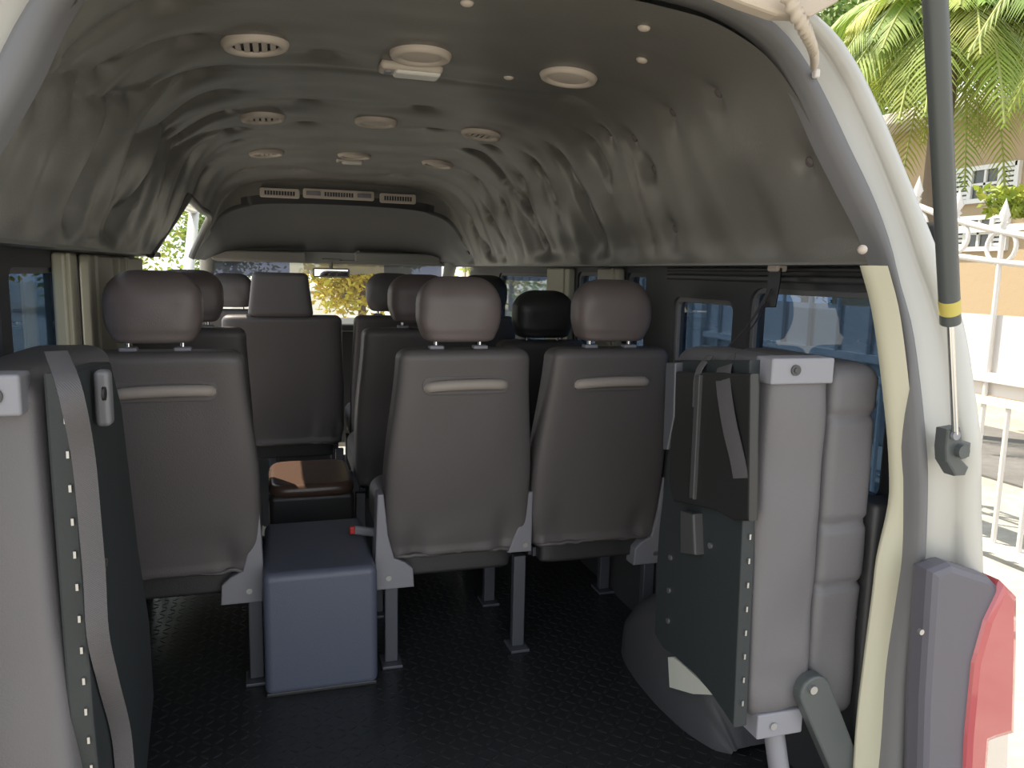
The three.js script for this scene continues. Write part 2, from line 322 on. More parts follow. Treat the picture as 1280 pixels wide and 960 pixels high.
function pane(n, x, z0, z1, y0, y1, mat, label) {
  const t = mesh('window_' + n, extrude(rounded(-z0, y0, -z1, y1, 0.03), 0.004, 0).rotateY(Math.PI / 2).translate(x, 0, 0), mat, scene); t.userData.kind = 'structure'; tag(t, label, 'window');
  part('window_seal', extrude(rounded(-z0, y0, -z1, y1, 0.03), 0.018, 0.002, [rounded(-z0 + 0.012, y0 + 0.012, -z1 - 0.012, y1 - 0.012, 0.022)]).rotateY(Math.PI / 2).translate(x - 0.009, 0, 0), M.rubber, t); return t;
}
pane(1, WR + 0.02, -0.17, -0.665, 0.70, 1.127, M.tint, 'blue tinted rear side window beside the folded seat with hanging belt');
pane(2, WR + 0.02, -0.735, -1.06, 0.82, 1.09, M.tint, 'blue tinted side window behind the right rear seat');
pane(3, WR + 0.02, -1.25, -1.40, 0.82, 1.16, M.tint, 'narrow tinted side window beside the cream right pillar');
pane(4, WR + 0.02, -1.60, -1.86, 0.82, 1.16, M.tint, 'tinted side window between two cream pillars');
pane(5, WR + 0.02, -2.17, -3.02, 0.82, 1.15, M.tint, 'tinted sliding door window on the right side');
pane(6, WL - 0.02, -0.17, -0.64, 0.70, 1.127, M.tint, 'tinted rear side window over the left folded seat');
pane(7, WL - 0.02, -0.70, -1.13, 0.80, 1.14, M.tint, 'tinted side window beside the left rear seat');

// ------------------------------------------------------------------ rear body frame: seal and painted pillars
{
  const I = [[0.782, -0.02], [0.782, 0.254], [0.778, 0.433], [0.784, 0.557], [0.788, 0.65], [0.777, 0.79], [0.765, 0.858], [0.757, 0.984], [0.749, 1.084], [0.736, 1.181], [0.717, 1.244], [0.688, 1.308], [0.651, 1.393], [0.613, 1.496], [0.569, 1.572], [0.48, 1.625], [0.35, 1.648], [0.15, 1.655]];
  const O = [[0.83, -0.02], [0.83, 0.246], [0.822, 0.427], [0.819, 0.553], [0.817, 0.646], [0.804, 0.80], [0.793, 0.88], [0.787, 0.97], [0.779, 1.084], [0.762, 1.154], [0.751, 1.23], [0.729, 1.315], [0.700, 1.39], [0.667, 1.478], [0.629, 1.555], [0.577, 1.616], [0.46, 1.665], [0.3, 1.69], [0.15, 1.70]];
  const S = [[0.965, -0.02], [0.96, 0.4], [0.952, 0.58], [0.94, 0.65], [0.914, 0.8], [0.898, 0.944], [0.884, 1.084], [0.860, 1.169], [0.826, 1.269], [0.794, 1.369], [0.768, 1.456], [0.738, 1.535], [0.699, 1.602], [0.645, 1.645], [0.55, 1.70], [0.4, 1.735], [0.15, 1.75]];
  const path = (a, top) => { const c = new THREE.CatmullRomCurve3([...a.map(([x, y]) => V(x, y, 0)), V(CX, top, 0), ...a.slice().reverse().map(([x, y]) => V(2 * CX - x, y, 0))], false, 'centripetal'); return (k) => c.getPointAt(k); };
  const pi = path(I, 1.656), po = path(O, 1.702), ps = path(S, 1.755), N = 150;
  const rows = (fs) => fs.map(([w, dz, sc = 1]) => { const r = []; for (let i = 0; i <= N; i++) { const k = i / N, a = pi(k), b = po(k), c = ps(k); const p = w <= 1 ? a.clone().lerp(b, w) : b.clone().lerp(c, w - 1); const y = p.y; r.push([CX + (p.x - CX) * sc, y, openZ(y) + dz]); } return r; });
  structure('trim_1', surface(rows([[-0.12, -0.03], [0, -0.004], [0.15, 0.012], [0.4, 0.018], [0.75, 0.016], [0.95, 0.006], [1, -0.012]]), false), M.rubber, 'dark rubber seal round the rear opening', 'seal');
  structure('wall_rear', [surface(rows([[0.9, -0.02], [1.05, -0.012], [1.3, -0.004], [1.5, 0.002], [1.58, 0.01], [1.6, 0.022], [1.72, 0.03], [1.9, 0.03], [1.98, 0.018], [2.0, -0.01], [2.0, -0.14, 1.01]]), false)], M.body, 'white painted rear pillars and frame of the van', 'wall');
  // painted inner flange between trim panels and seal
  for (const [s, n] of [[1, 2]]) {
    const pts = [[1095, 332], [1108, 380], [1116, 430], [1124, 500], [1130, 570], [1131, 640], [1125, 720], [1112, 820], [1102, 900], [1096, 980]].map(([u, v]) => pZ(u, v, -0.035));
    const c = new THREE.CatmullRomCurve3(pts), A = [], B = [], C = [], D = [];
    for (let i = 0; i <= 40; i++) { const p = c.getPointAt(i / 40), w = 0.03 + 0.06 * smooth(0.78, 0.62, p.y), xx = (q) => s > 0 ? q : 2 * CX - q; A.push([xx(p.x + 0.02), p.y, -0.03]); B.push([xx(p.x - w * 0.15), p.y, -0.038]); C.push([xx(p.x - w * 0.45), p.y, -0.05]); D.push([xx(p.x - w * 0.4), p.y, -0.06]); }
    structure('trim_' + n, surface([A, B, C, D], false), M.cream, s > 0 ? 'cream painted inner flange beside the right folded seat' : 'cream painted inner flange beside the left folded seat', 'trim');
  }
  const plug = thing('trim_plug', 'round beige plastic plug at the lower rear corner of the headliner', 'plug', pZ(1078, 312, -0.09).toArray());
  part('cap', new THREE.SphereGeometry(0.0085, 16, 10), M.plasticBeige, plug);
  structure('trim_3', [box(0.09, 0.74, 0.07, 0.815, 0.36, -0.125, 0.01)], M.wallTrim, 'dark quarter trim between the right folded seat and the seal', 'trim');
  // lower sill
  structure('trim_4', [box(1.66, 0.04, 0.10, CX, -0.01, 0.0, 0.01)], M.plasticDark, 'dark scuff sill along the rear floor edge', 'sill');
  structure('trim_5', [box(1.9, 0.28, 0.16, CX, -0.2, 0.06, 0.05)], M.body, 'white rear bumper of the van', 'bumper');
}

// ------------------------------------------------------------------ front of the van
{
  const wz = (y) => lerp(-4.25, -3.72, (y - 0.84) / 0.36);
  const ws = mesh('window_8', surface([[[-0.72, 0.84, wz(0.84)], [0.76, 0.84, wz(0.84)]], [[-0.67, 1.2, wz(1.2)], [0.71, 1.2, wz(1.2)]]], false), M.glass, scene); ws.userData.kind = 'structure'; tag(ws, 'clear windscreen with a shade film across its top', 'window');
  const strip = (u0, u1, v0, v1, mat, nm, lab) => { const q = (u, v) => { const d = rayDir(u, v), c = camera.position; let t = 3; for (; t < 8; t += 0.002) { const y = c.y + d.y * t; if (c.z + d.z * t < wz(y) + 0.02) break; } return [c.x + d.x * t, c.y + d.y * t, c.z + d.z * t]; }; part(nm, surface([[q(u0, v1), q((u0 + u1) / 2, v1 + 1.5), q(u1, v1)], [q(u0, v0), q((u0 + u1) / 2, v0), q(u1, v0)]], false), mat, ws, lab); };
  strip(258, 362, 322, 344, M.film, 'shade_film', 'smoky blue shade film'); strip(362, 480, 325, 342, new THREE.MeshPhysicalMaterial({ color: lin(0.42, 0.40, 0.34), roughness: 0.4, transmission: 0.6, thickness: 0, side: THREE.DoubleSide }), 'shade_film', 'pale worn shade film'); strip(480, 552, 327, 347, M.film, 'shade_film', 'dark blue shade film');
  strip(484, 512, 324, 331, M.paper, 'paper_slip', 'white paper slip'); strip(516, 540, 325, 332, M.paper, 'paper_slip', 'white paper slip');
  structure('trim_6', [box(1.5, 0.05, 0.62, CX, 0.80, -4.02, 0.02), box(1.56, 0.8, 0.08, CX, 0.38, -4.24)], M.plasticDark, 'dark dashboard below the windscreen', 'dashboard');
  structure('trim_7', [box(1.44, 0.10, 0.04, CX, 1.232, -3.72, 0.015)], M.trimGrey, 'grey header rail above the windscreen', 'trim');
  for (const [s, n, l] of [[-1, 8, 'grey windscreen pillar on the driver side'], [1, 9, 'grey windscreen pillar on the passenger side']]) structure('trim_' + n, [tube([[CX + s * 0.70, 1.24, -3.62], [CX + s * 0.735, 1.05, -3.95], [CX + s * 0.77, 0.82, -4.27]], 0.04)], M.trimGrey, l, 'pillar');
  structure('wall_front', [box(1.66, 0.86, 0.06, CX, 0.36, -4.32)], M.body, 'front bulkhead below the windscreen', 'wall');
  for (const [u0, u1, v, lab] of [[264, 383, 318, 'grey padded sun visor above the driver'], [443, 550, 321, 'grey padded sun visor above the passenger']]) {
    const a = pZ(u0, v, -3.62), b = pZ(u1, v, -3.62), w = b.x - a.x; const t = thing('sun_visor', lab, 'sun visor', [(a.x + b.x) / 2, (a.y + b.y) / 2, -3.62]);
    part('panel', box(w, 0.058, 0.03, 0, -0.008, 0, 0.014), M.visor, t); part('hinge', [bar(V(-w / 2 + 0.02, 0.026, 0), V(-w / 2 + 0.02, 0.05, -0.02), 0.006), bar(V(-w / 2 - 0.004, 0.01, 0), V(-w / 2 + 0.03, 0.026, 0), 0.006)], M.trimGrey, t);
  }
  const mp = pZ(414, 341, -3.70), mr = thing('rear_view_mirror', 'rear-view mirror hanging from the windscreen header', 'mirror', mp.toArray());
  part('housing', box(0.215, 0.055, 0.03, 0, 0, 0, 0.013), M.visor, mr); part('glass', box(0.195, 0.04, 0.004, 0, 0, 0.0155, 0.001), M.mirrorGlass, mr); part('stem', [bar(V(0, 0.02, -0.01), V(0, 0.07, -0.01), 0.011), box(0.11, 0.016, 0.03, 0, 0.075, 0, 0.006)], M.visor, mr);
}

// ------------------------------------------------------------------ ceiling fittings
function ceilY(x) { return radAt(0) && profPts.reduce((m, p) => Math.abs(p.x - x) < Math.abs(m.x - x) ? p : m, profPts[600]).y; }
{
  const cols = [[-0.337, 'driver side row'], [0.018, 'middle row'], [0.375, 'passenger side row']], rowsZ = [-0.76, -1.60, -2.36], names = ['just inside the rear opening', 'above the second seat row', 'near the front air outlets'];
  for (let r = 0; r < 3; r++) for (let c = 0; c < 3; c++) {
    const [x, cn] = cols[c], open = c === 0 || (r === 1 && c === 2), y = ceilY(x) * 1 - (r === 2 ? 0.004 : 0);
    const t = thing('ceiling_outlet', `beige round ${open ? 'louvred air outlet' : 'speaker cover'} in the ceiling's ${cn}, ${names[r]}`, 'air outlet', [x, y - 0.004, rowsZ[r]], 0, 'round ceiling outlets');
    t.rotation.z = c === 0 ? 0.1 : c === 2 ? -0.1 : 0;
    const ring = new THREE.LatheGeometry([[0.048, 0], [0.05, -0.006], [0.058, -0.009], [0.066, -0.007], [0.07, 0.001], [0.07, 0.012]].map((p) => new THREE.Vector2(...p)), 40);
    part('ring', ring, M.plasticBeige, t);
    if (open) { part('back_plate', cyl(0.049, 0.049, 0.003, 0, 0.006, 0, 30), M.plasticDark, t); for (let k = -2; k <= 2; k++) part('louver', box(0.012, 0.002, 2 * Math.sqrt(0.048 ** 2 - (k * 0.018) ** 2), k * 0.018, -0.001, 0).applyMatrix4(new THREE.Matrix4()), M.plasticBeige, t); }
    else part('cover', new THREE.LatheGeometry([[0, -0.007], [0.03, -0.006], [0.048, -0.002], [0.05, 0.002]].map((p) => new THREE.Vector2(...p)), 32), M.plasticBeige, t);
  }
  for (const [u, v, z, w, lab] of [[513, 98, -0.87, 0.15, 'beige dome lamp with clear lens behind the first round outlet'], [437, 209, -2.5, 0.12, 'small dome lamp near the front air outlets']]) {
    const x = pZ(u, v, z).x, t = thing('dome_lamp', lab, 'lamp', [x, ceilY(x) - 0.012, z]);
    part('base', box(w, 0.024, 0.07, 0, 0.006, 0, 0.012), M.plasticBeige, t); part('lens', box(w * 0.74, 0.018, 0.055, w * 0.1, -0.004, 0, 0.009), M.lens, t); part('switch', box(w * 0.12, 0.012, 0.03, -w * 0.36, -0.004, 0, 0.004), M.plasticGrey, t);
  }
  for (const [u0, u1, v0, v1, kind, lab] of [[325, 374, 235, 248, 0, 'small slatted air outlet on the driver side of the front panel'], [379, 467, 236, 251, 1, 'wide air outlet panel with controls above the windscreen'], [475, 519, 242, 255, 0, 'small slatted air outlet on the passenger side of the front panel']]) {
    const z = -3.065, a = pZ(u0, v0, z), b = pZ(u1, v1, z), w = b.x - a.x, h = Math.max(0.042, a.y - b.y), t = thing('air_outlet', lab, 'air outlet', [(a.x + b.x) / 2, (a.y + b.y) / 2, z]);
    const gw = kind ? w * 0.42 : w * 0.8; part('frame', extrude(rounded(-w / 2, -h / 2, w / 2, h / 2, 0.008), 0.014, 0.002, [rounded(-gw / 2, -h * 0.3, gw / 2, h * 0.3, 0.003)]), M.plasticBeige, t);
    part('back_plate', box(gw, h * 0.62, 0.004, 0, 0, 0.002), M.tray, t); const k = Math.round(gw / 0.014);
    for (let i = 1; i < k; i++) part('slat', box(0.003, h * 0.6, 0.008, -gw / 2 + gw * i / k, 0, 0.01), M.plasticBeige, t);
    if (kind) for (const s of [-1, 1]) part('control_panel', [box(w * 0.2, h * 0.5, 0.006, s * w * 0.36, 0, 0.018, 0.002), cyl(0.007, 0.007, 0.01, s * w * 0.33, 0, 0.024, 14, 'z')], M.plasticGrey, t);
  }
}

// ------------------------------------------------------------------ seats
function makeSeat({ name = 'passenger_seat', label, x, z, hwB = 0.215, hwT = 0.185, top = 0.94, group, head = 'round', mat = M.vinyl, headMat = M.vinylBrown, legs = [-1, 1], brackets = [-1, 1], handle = true, tilt = 0.09, ph = 0, headX = 0, hy = 0.95, shortB = 0, bo = 0, headW = 0.116 }) {
  const t = thing(name, label, 'seat', [x, 0, z], 0, group);
  const cz = (y) => -0.055 + tilt * (y - 0.32) / 0.62;
  const wr = (X, y, Z, s) => s > 0.1 ? 0.009 * Math.exp(-(((y - 0.342) / 0.010) ** 2)) * (0.8 + noise(X * 22 + ph, 1.7)) + 0.014 * noise(X * 18 + ph, y * 6, 2.1) * smooth(0.50, 0.34, y) - 0.008 * Math.exp(-(((Math.abs(X) - 0.13) / 0.035) ** 2)) * smooth(0.50, 0.36, y) + 0.006 * noise(X * 5 + ph, y * 4, 4.4) : 0;
  part('backrest', pad({ y0: 0.325, y1: top, hw: (y) => lerp(hwB, hwT, smooth(0.55, top, y)) - 0.012 * smooth(0.42, 0.33, y), hd: (y) => 0.058, cz, r: 0.03, rb: 0.014, n: 6, seg: 96, lev: 60, wr }), mat, t);
  part('hem', tube(Array.from({ length: 25 }, (_, i) => { const q = i / 12 - 1; return [q * (hwB - 0.02), 0.338 + 0.006 * noise(q * 7 + ph, 3.3) - 0.008 * q * q, cz(0.34) + 0.056 * Math.pow(1 - Math.abs(q) ** 8, 0.3) + 0.004 * noise(q * 9 + ph, 6.1)]; }), 0.0065, 72, 7), mat, t);
  part('lower_panel', pad({ y0: 0.262, y1: 0.36, hw: (y) => hwB - 0.045, hd: () => 0.04, cz: () => -0.062, r: 0.012, n: 6, lev: 6 }), M.vinylBlack, t);
  part('cushion', pad({ y0: 0.30, y1: 0.45, hw: () => hwB - 0.005, hd: () => 0.21, cz: () => -0.33, r: 0.045, n: 6, lev: 8 }), mat, t);
  if (handle) {
    const hz = cz(0.845) + 0.058;
    const g = tube([[-0.112, 0.834, hz - 0.014], [-0.1, 0.838, hz + 0.002], [-0.06, 0.842, hz + 0.008], [0, 0.844, hz + 0.009], [0.06, 0.844, hz + 0.008], [0.1, 0.842, hz + 0.002], [0.112, 0.838, hz - 0.014]], 0.0155, 36, 10);
    part('grab_handle', g, M.handle, t, 'pale grab handle');
    part('handle_slot', extrude(rounded(-0.122, 0.818, 0.122, 0.866, 0.022), 0.003, 0.001).translate(0, 0, hz - 0.001), mat, t);
  }
  const hz = cz(hy + 0.05) + 0.005;
  for (const s of [-1, 1]) { part('headrest_post', bar(V(headX + s * 0.062, hy - 0.04, hz), V(headX + s * 0.062, hy + 0.05, hz), 0.006), M.chrome, t); part('post_guide', box(0.042, 0.012, 0.03, headX + s * 0.062, hy - 0.006, hz, 0.005), M.plasticGrey, t); }
  const h = head === 'square'
    ? pad({ y0: hy, y1: hy + 0.195, hw: (y) => lerp(0.142, 0.118, (y - hy) / 0.195), hd: () => 0.055, cz: () => hz, r: 0.02, n: 7, lev: 14 })
    : pad({ y0: hy + 0.012, y1: hy + 0.188, hw: (y) => headW - 0.014 * smooth(hy + 0.08, hy + 0.01, y), hd: (y) => 0.062, cz: () => hz, rt: 0.075, rb: 0.022, n: 3.6, lev: 20, wr: (X, y, Z, s) => 0.004 * noise(X * 18 + ph, y * 14, 7.7) * (s > 0 ? 1 : 0) - 0.005 * Math.exp(-(((y - hy - 0.03) / 0.012) ** 2)) });
  h.translate(headX, 0, 0); part('headrest', h, headMat, t, 'brownish vinyl headrest');
  for (const s of brackets) {
    const o = (s === shortB ? [[0.155, 0.322], [0.222, 0.322], [0.222, 0.50], [0.212, 0.50], [0.195, 0.42]] : [[0.135, 0.245], [0.235, 0.245], [0.24, 0.30], [0.232, 0.52], [0.222, 0.52], [0.21, 0.40], [0.192, 0.33], [0.16, 0.315], [0.138, 0.295]]).map(([a, b]) => [s * (a + hwB - 0.215 + bo), b]); if (s < 0) o.reverse();
    const b = part('side_bracket', extrude(o, 0.05, 0.004).translate(0, 0, -0.045), M.plasticGrey, t, 'light grey plastic side bracket');
    part('screw', cyl(0.008, 0.008, 0.006, s * (0.205 + bo), s === shortB ? 0.34 : 0.275, 0.008, 14, 'z'), M.steel, b);
  }
  for (const s of legs) for (const q of [0.0, -0.34]) { part('leg', box(0.038, 0.29, 0.028, s * (hwB - 0.02), 0.155, q - 0.02, 0.004), M.steelPaint, t); part('foot_plate', box(0.06, 0.01, 0.08, s * (hwB - 0.02), 0.005, q - 0.02, 0.003), M.steelPaint, t); }
  part('seat_frame', [box(2 * hwB - 0.05, 0.028, 0.03, 0, 0.285, -0.10), box(2 * hwB - 0.05, 0.028, 0.03, 0, 0.285, -0.36), box(0.03, 0.028, 0.3, 0.05 - hwB, 0.285, -0.22), box(0.03, 0.028, 0.3, hwB - 0.05, 0.285, -0.22)], M.steelPaint, t);
  return t;
}
const G3 = 'rear row passenger seats';
makeSeat({ label: 'single black vinyl rear seat left of the blue upholstered box', x: -0.575, z: -1.07, group: G3, ph: 3, brackets: [1], headX: -0.02, bo: -0.024, headW: 0.112 });
makeSeat({ label: 'brown-black vinyl rear seat right of the blue upholstered box', x: 0.19, z: -1.07, group: G3, ph: 9, headX: -0.018, shortB: 1 });
makeSeat({ label: 'brown-black vinyl rear seat beside the right wall, partly behind the folded seat', x: 0.627, z: -1.07, group: G3, ph: 17, legs: [1], brackets: [1], headX: 0.0 });
const G2 = 'second row passenger seats';
makeSeat({ label: 'black seat directly in front of the single left rear seat', x: -0.60, z: -1.85, brackets: [], group: G2, ph: 23, handle: false, hwB: 0.2 });
makeSeat({ label: 'black seat directly in front of the rear seat right of the blue box', x: 0.20, z: -1.85, brackets: [], group: G2, ph: 31, handle: false, hwB: 0.235, hwT: 0.21 });
makeSeat({ label: 'black seat directly in front of the rear seat by the right wall', x: 0.655, z: -1.75, brackets: [], group: G2, ph: 37, handle: false, hwB: 0.18, hwT: 0.17, headMat: M.vinylBlack, top: 0.9, hy: 0.90 });
const G1 = 'first row passenger seats';
makeSeat({ label: 'wide black seat with square headrest behind the driver', x: -0.285, z: -2.62, group: G1, brackets: [], ph: 41, handle: false, hwB: 0.268, hwT: 0.26, head: 'square', headMat: M.vinyl, headX: -0.008, hy: 0.935 });
makeSeat({ label: 'black first row seat beside the seat with square headrest', x: 0.232, z: -2.62, group: G1, brackets: [], ph: 43, handle: false, hwB: 0.215, hwT: 0.2, headX: -0.03, headMat: M.vinyl });
makeSeat({ label: 'black first row seat next to the right sliding door', x: 0.645, z: -2.62, group: G1, brackets: [], ph: 47, handle: false, hwB: 0.17, hwT: 0.165, headMat: M.vinylBlack });
makeSeat({ name: 'driver_seat', label: 'dark driver seat with round headrest under the left sun visor', x: -0.545, z: -3.32, ph: 53, handle: false, headMat: M.vinyl, top: 0.93, hy: 0.93 });

// buckle stalk by the middle rear seat
{
  const p = pZ(441, 662, -1.22), q = pZ(474, 668, -1.22), t = thing('belt_buckle', 'grey seat belt buckle with red button over the blue box', 'belt buckle', p.toArray());
  const d = q.sub(p); part('stalk', box(0.09, 0.028, 0.018, 0.045, 0, 0, 0.009).rotateZ(-0.22), M.plasticGrey, t); part('release_button', box(0.016, 0.024, 0.016, -0.002, 0.0, 0.004, 0.004), M.red, t, 'red release button');
}
// upholstered boxes in the aisle
{
  const b = thing('upholstered_box', 'blue-grey vinyl upholstered box standing in the aisle', 'box', [-0.207, 0, -1.2]);
  const soft = (w, h, d, m, nm, r) => { const g = new RoundedBoxGeometry(w, h, d, 14, r); const p = g.attributes.position; for (let i = 0; i < p.count; i++) { const X = p.getX(i), Y = p.getY(i), Z = p.getZ(i); p.setXYZ(i, X + 0.003 * noise(Y * 9, Z * 9, 1.1), Y + 0.004 * noise(X * 8, Z * 8, 2.2), Z + 0.005 * noise(X * 7, Y * 8, 3.3)); } g.translate(0, h / 2, 0); return g; };
  part('cover', soft(0.302, 0.348, 0.445, M.vinylBlue, 'cover', 0.022), M.vinylBlue, b);
  part('hem', box(0.296, 0.012, 0.44, 0, 0.006, 0, 0.004), M.vinylBlack, b);
  const c = thing('upholstered_box', 'low black box with glossy brown top in the aisle ahead of the blue box', 'box', [-0.2, 0, -1.89]);
  part('body', soft(0.30, 0.35, 0.38, M.vinylBlack, 'body', 0.02), M.vinylBlack, c);
  part('top_cushion', pad({ y0: 0.335, y1: 0.388, hw: () => 0.152, hd: () => 0.195, r: 0.024, n: 7, lev: 6 }), M.vinylTan, c, 'glossy brown top cushion');
}

// ------------------------------------------------------------------ folded jump seats
function ribbonPts(pts, w, th, dir) { // flat webbing along a path; dir = width direction
  const c = new THREE.CatmullRomCurve3(pts), R = []; const n = 40;
  for (let i = 0; i <= n; i++) { const p = c.getPointAt(i / n), t = c.getTangentAt(i / n), W = dir.clone().addScaledVector(t, -dir.dot(t)).normalize(), N = W.clone().cross(t).normalize(); const q = (a, b) => p.clone().addScaledVector(W, a * w / 2).addScaledVector(N, b * th / 2).toArray(); R.push([q(-1, -1), q(1, -1), q(1, 1), q(-1, 1)]); }
  return surface(R, true, true);
}
{ // right
  const t = thing('folded_jump_seat', 'grey vinyl jump seat folded up against the right wall, dark board towards the aisle', 'seat', [0.62, 0, -0.26]);
  const W = (x, y, z) => V(x - 0.62, y, z + 0.26);
  const off = (g) => g.translate(-0.62, 0, 0.26);
  part('seat_cushion', off(pad({ y0: 0.325, y1: 1.005, hw: (y) => 0.066 + 0.006 * Math.sin((y - 0.32) * 4.5), hd: () => 0.17, cx: (y) => 0.578 + 0.006 * smooth(0.9, 0.4, y), cz: () => -0.255, r: 0.035, n: 9, seg: 80, lev: 40, wr: (X, y, Z, s) => s > 0 ? 0.008 * noise(X * 12, y * 7, 3.3) + 0.008 * noise(X * 20, y * 20, 3.1) * smooth(0.5, 0.36, y) : 0 })), M.vinylGrey, t);
  const seams = [0.905, 0.70, 0.58];
  part('back_cushion', off(pad({ y0: 0.30, y1: 1.0, hw: () => 0.06, hd: () => 0.17, cx: () => 0.706, cz: () => -0.262, r: 0.035, n: 8, seg: 80, lev: 70, wr: (X, y, Z, s) => (s > 0 ? -0.010 * seams.reduce((m, q) => m + Math.exp(-(((y - q) / 0.006) ** 2)), 0) + 0.006 * noise(X * 12, y * 6, 8.3) : 0) })), M.vinylGrey, t);
  // dark board on the aisle side, outline in (z, y)
  const bx = 0.49, O = [[938, 452], [845, 452], [842, 500], [838, 560], [826, 660], [822, 720], [820, 792], [830, 808], [845, 819], [870, 841], [892, 867], [918, 906]].map(([u, v]) => { const p = pX(u, v, bx); return [-(p.z), p.y]; });
  const zNear = -O[0][0]; O.reverse();
  const bd = part('base_board', extrude(O, 0.022, 0.003).rotateY(Math.PI / 2).translate(bx - 0.62, 0, 0.26), M.board, t, 'dark board underside');
  const onB = (u, v, dx = 0) => pX(u, v, bx - dx).sub(V(0.62, 0, -0.26));
  const poly = (px, depth, mat, nm, bev = 0.003, lab) => { const q = px.map(([u, v]) => { const p = pX(u, v, bx - 0.004); return [-p.z, p.y]; }).reverse(); return part(nm, extrude(q, depth, bev).rotateY(Math.PI / 2).translate(bx - 0.62 - depth - 0.002, 0, 0.26), mat, bd, lab); };
  poly([[845, 466], [945, 470], [943, 648], [925, 648], [905, 636], [850, 624], [843, 600], [848, 520]], 0.012, M.tray, 'storage_tray', 0.004, 'black moulded tray');
  poly([[882, 470], [886, 470], [878, 622], [874, 620]], 0.022, M.plasticDark, 'tray_rib', 0.002);
  poly([[862, 640], [876, 644], [878, 690], [862, 688]], 0.018, M.plasticDark, 'latch_cover', 0.004);
  poly([[842, 455], [852, 455], [850, 520], [842, 560], [838, 560]], 0.016, M.steelPaint, 'edge_bracket', 0.003);
  for (const [u, v] of [[838, 697], [888, 682], [836, 738], [835, 776]]) part('screw', cyl(0.006, 0.006, 0.005, 0, 0, 0, 10, 'x').translate(...onB(u, v, 0.004).toArray()), M.steel, bd);
  for (let i = 0; i < 12; i++) { const y = 0.87 - i * 0.045, e0 = pX(938, 452, bx), e1 = pX(918, 906, bx); part('staple', box(0.0035, 0.010, 0.004, bx + 0.012 - 0.62, y, lerp(e1.z, e0.z, (y - e1.y) / (e0.y - e1.y)) + 0.26 + 0.004), M.steel, bd); }
  const b1 = part('upper_bracket', box(0.128, 0.046, 0.05, ...W(0.572, 0.992, -0.098).toArray(), 0.004), M.plasticGrey, t, 'grey hinge bracket'); part('bolt', [cyl(0.0095, 0.0095, 0.006, ...W(0.555, 0.994, -0.073).toArray(), 16, 'z'), cyl(0.005, 0.005, 0.01, ...W(0.555, 0.994, -0.073).toArray(), 6, 'z')], M.plasticDark, b1);
  const b2 = part('lower_bracket', box(0.10, 0.05, 0.06, ...W(0.59, 0.318, -0.115).toArray(), 0.004), M.plasticGrey, t, 'grey hinge bracket'); part('bolt', cyl(0.007, 0.007, 0.006, ...W(0.573, 0.318, -0.084).toArray(), 14, 'z'), M.steel, b2);
  const arm = part('folding_arm', [(() => { const a = pZ(1014, 862, -0.075), c = pZ(1075, 1010, -0.075), d = c.clone().sub(a), n = V(-d.y, d.x, 0).normalize(), o = []; for (let i = 0; i <= 10; i++) { const w = Math.PI * i / 10, m = a.clone().addScaledVector(n, 0.03 * Math.cos(w)).addScaledVector(d.clone().normalize(), -0.03 * Math.sin(w)); o.push([m.x, m.y]); } const e1 = c.clone().addScaledVector(n, -0.026), e2 = c.clone().addScaledVector(n, 0.026); o.push([e1.x, e1.y], [e2.x, e2.y]); return extrude(o, 0.02, 0.004).translate(-0.62, 0, 0.26 - 0.085); })()], M.strutBlack, t, 'black folding arm');
  part('bolt', cyl(0.008, 0.008, 0.008, ...pZ(1016, 862, -0.058).sub(V(0.62, 0, -0.26)).toArray(), 14, 'z'), M.steel, arm);
  part('support_leg', [bar(W(0.60, 0.32, -0.13), W(0.66, 0.0, -0.11), 0.02)], M.plasticGrey, t);
  part('edge_lacing', Array.from({ length: 10 }, (_, i) => { const y = 0.92 - i * 0.06; return box(0.006, 0.008, 0.003, 0.762 - 0.62, y, 0.26 - 0.11); }), M.steel, t);
  // hanging loops of webbing over the board
  part('strap', ribbonPts([W(0.50, 1.0, -0.20), W(0.475, 0.97, -0.17), W(0.468, 0.90, -0.135), W(0.47, 0.83, -0.10), W(0.475, 0.79, -0.09)], 0.045, 0.003, V(0, 0.3, 1)), M.web, t);
  part('strap', ribbonPts([W(0.5, 1.0, -0.26), W(0.474, 0.97, -0.255), W(0.468, 0.9, -0.25)], 0.02, 0.003, V(0, 0, 1)), M.web, t);
}
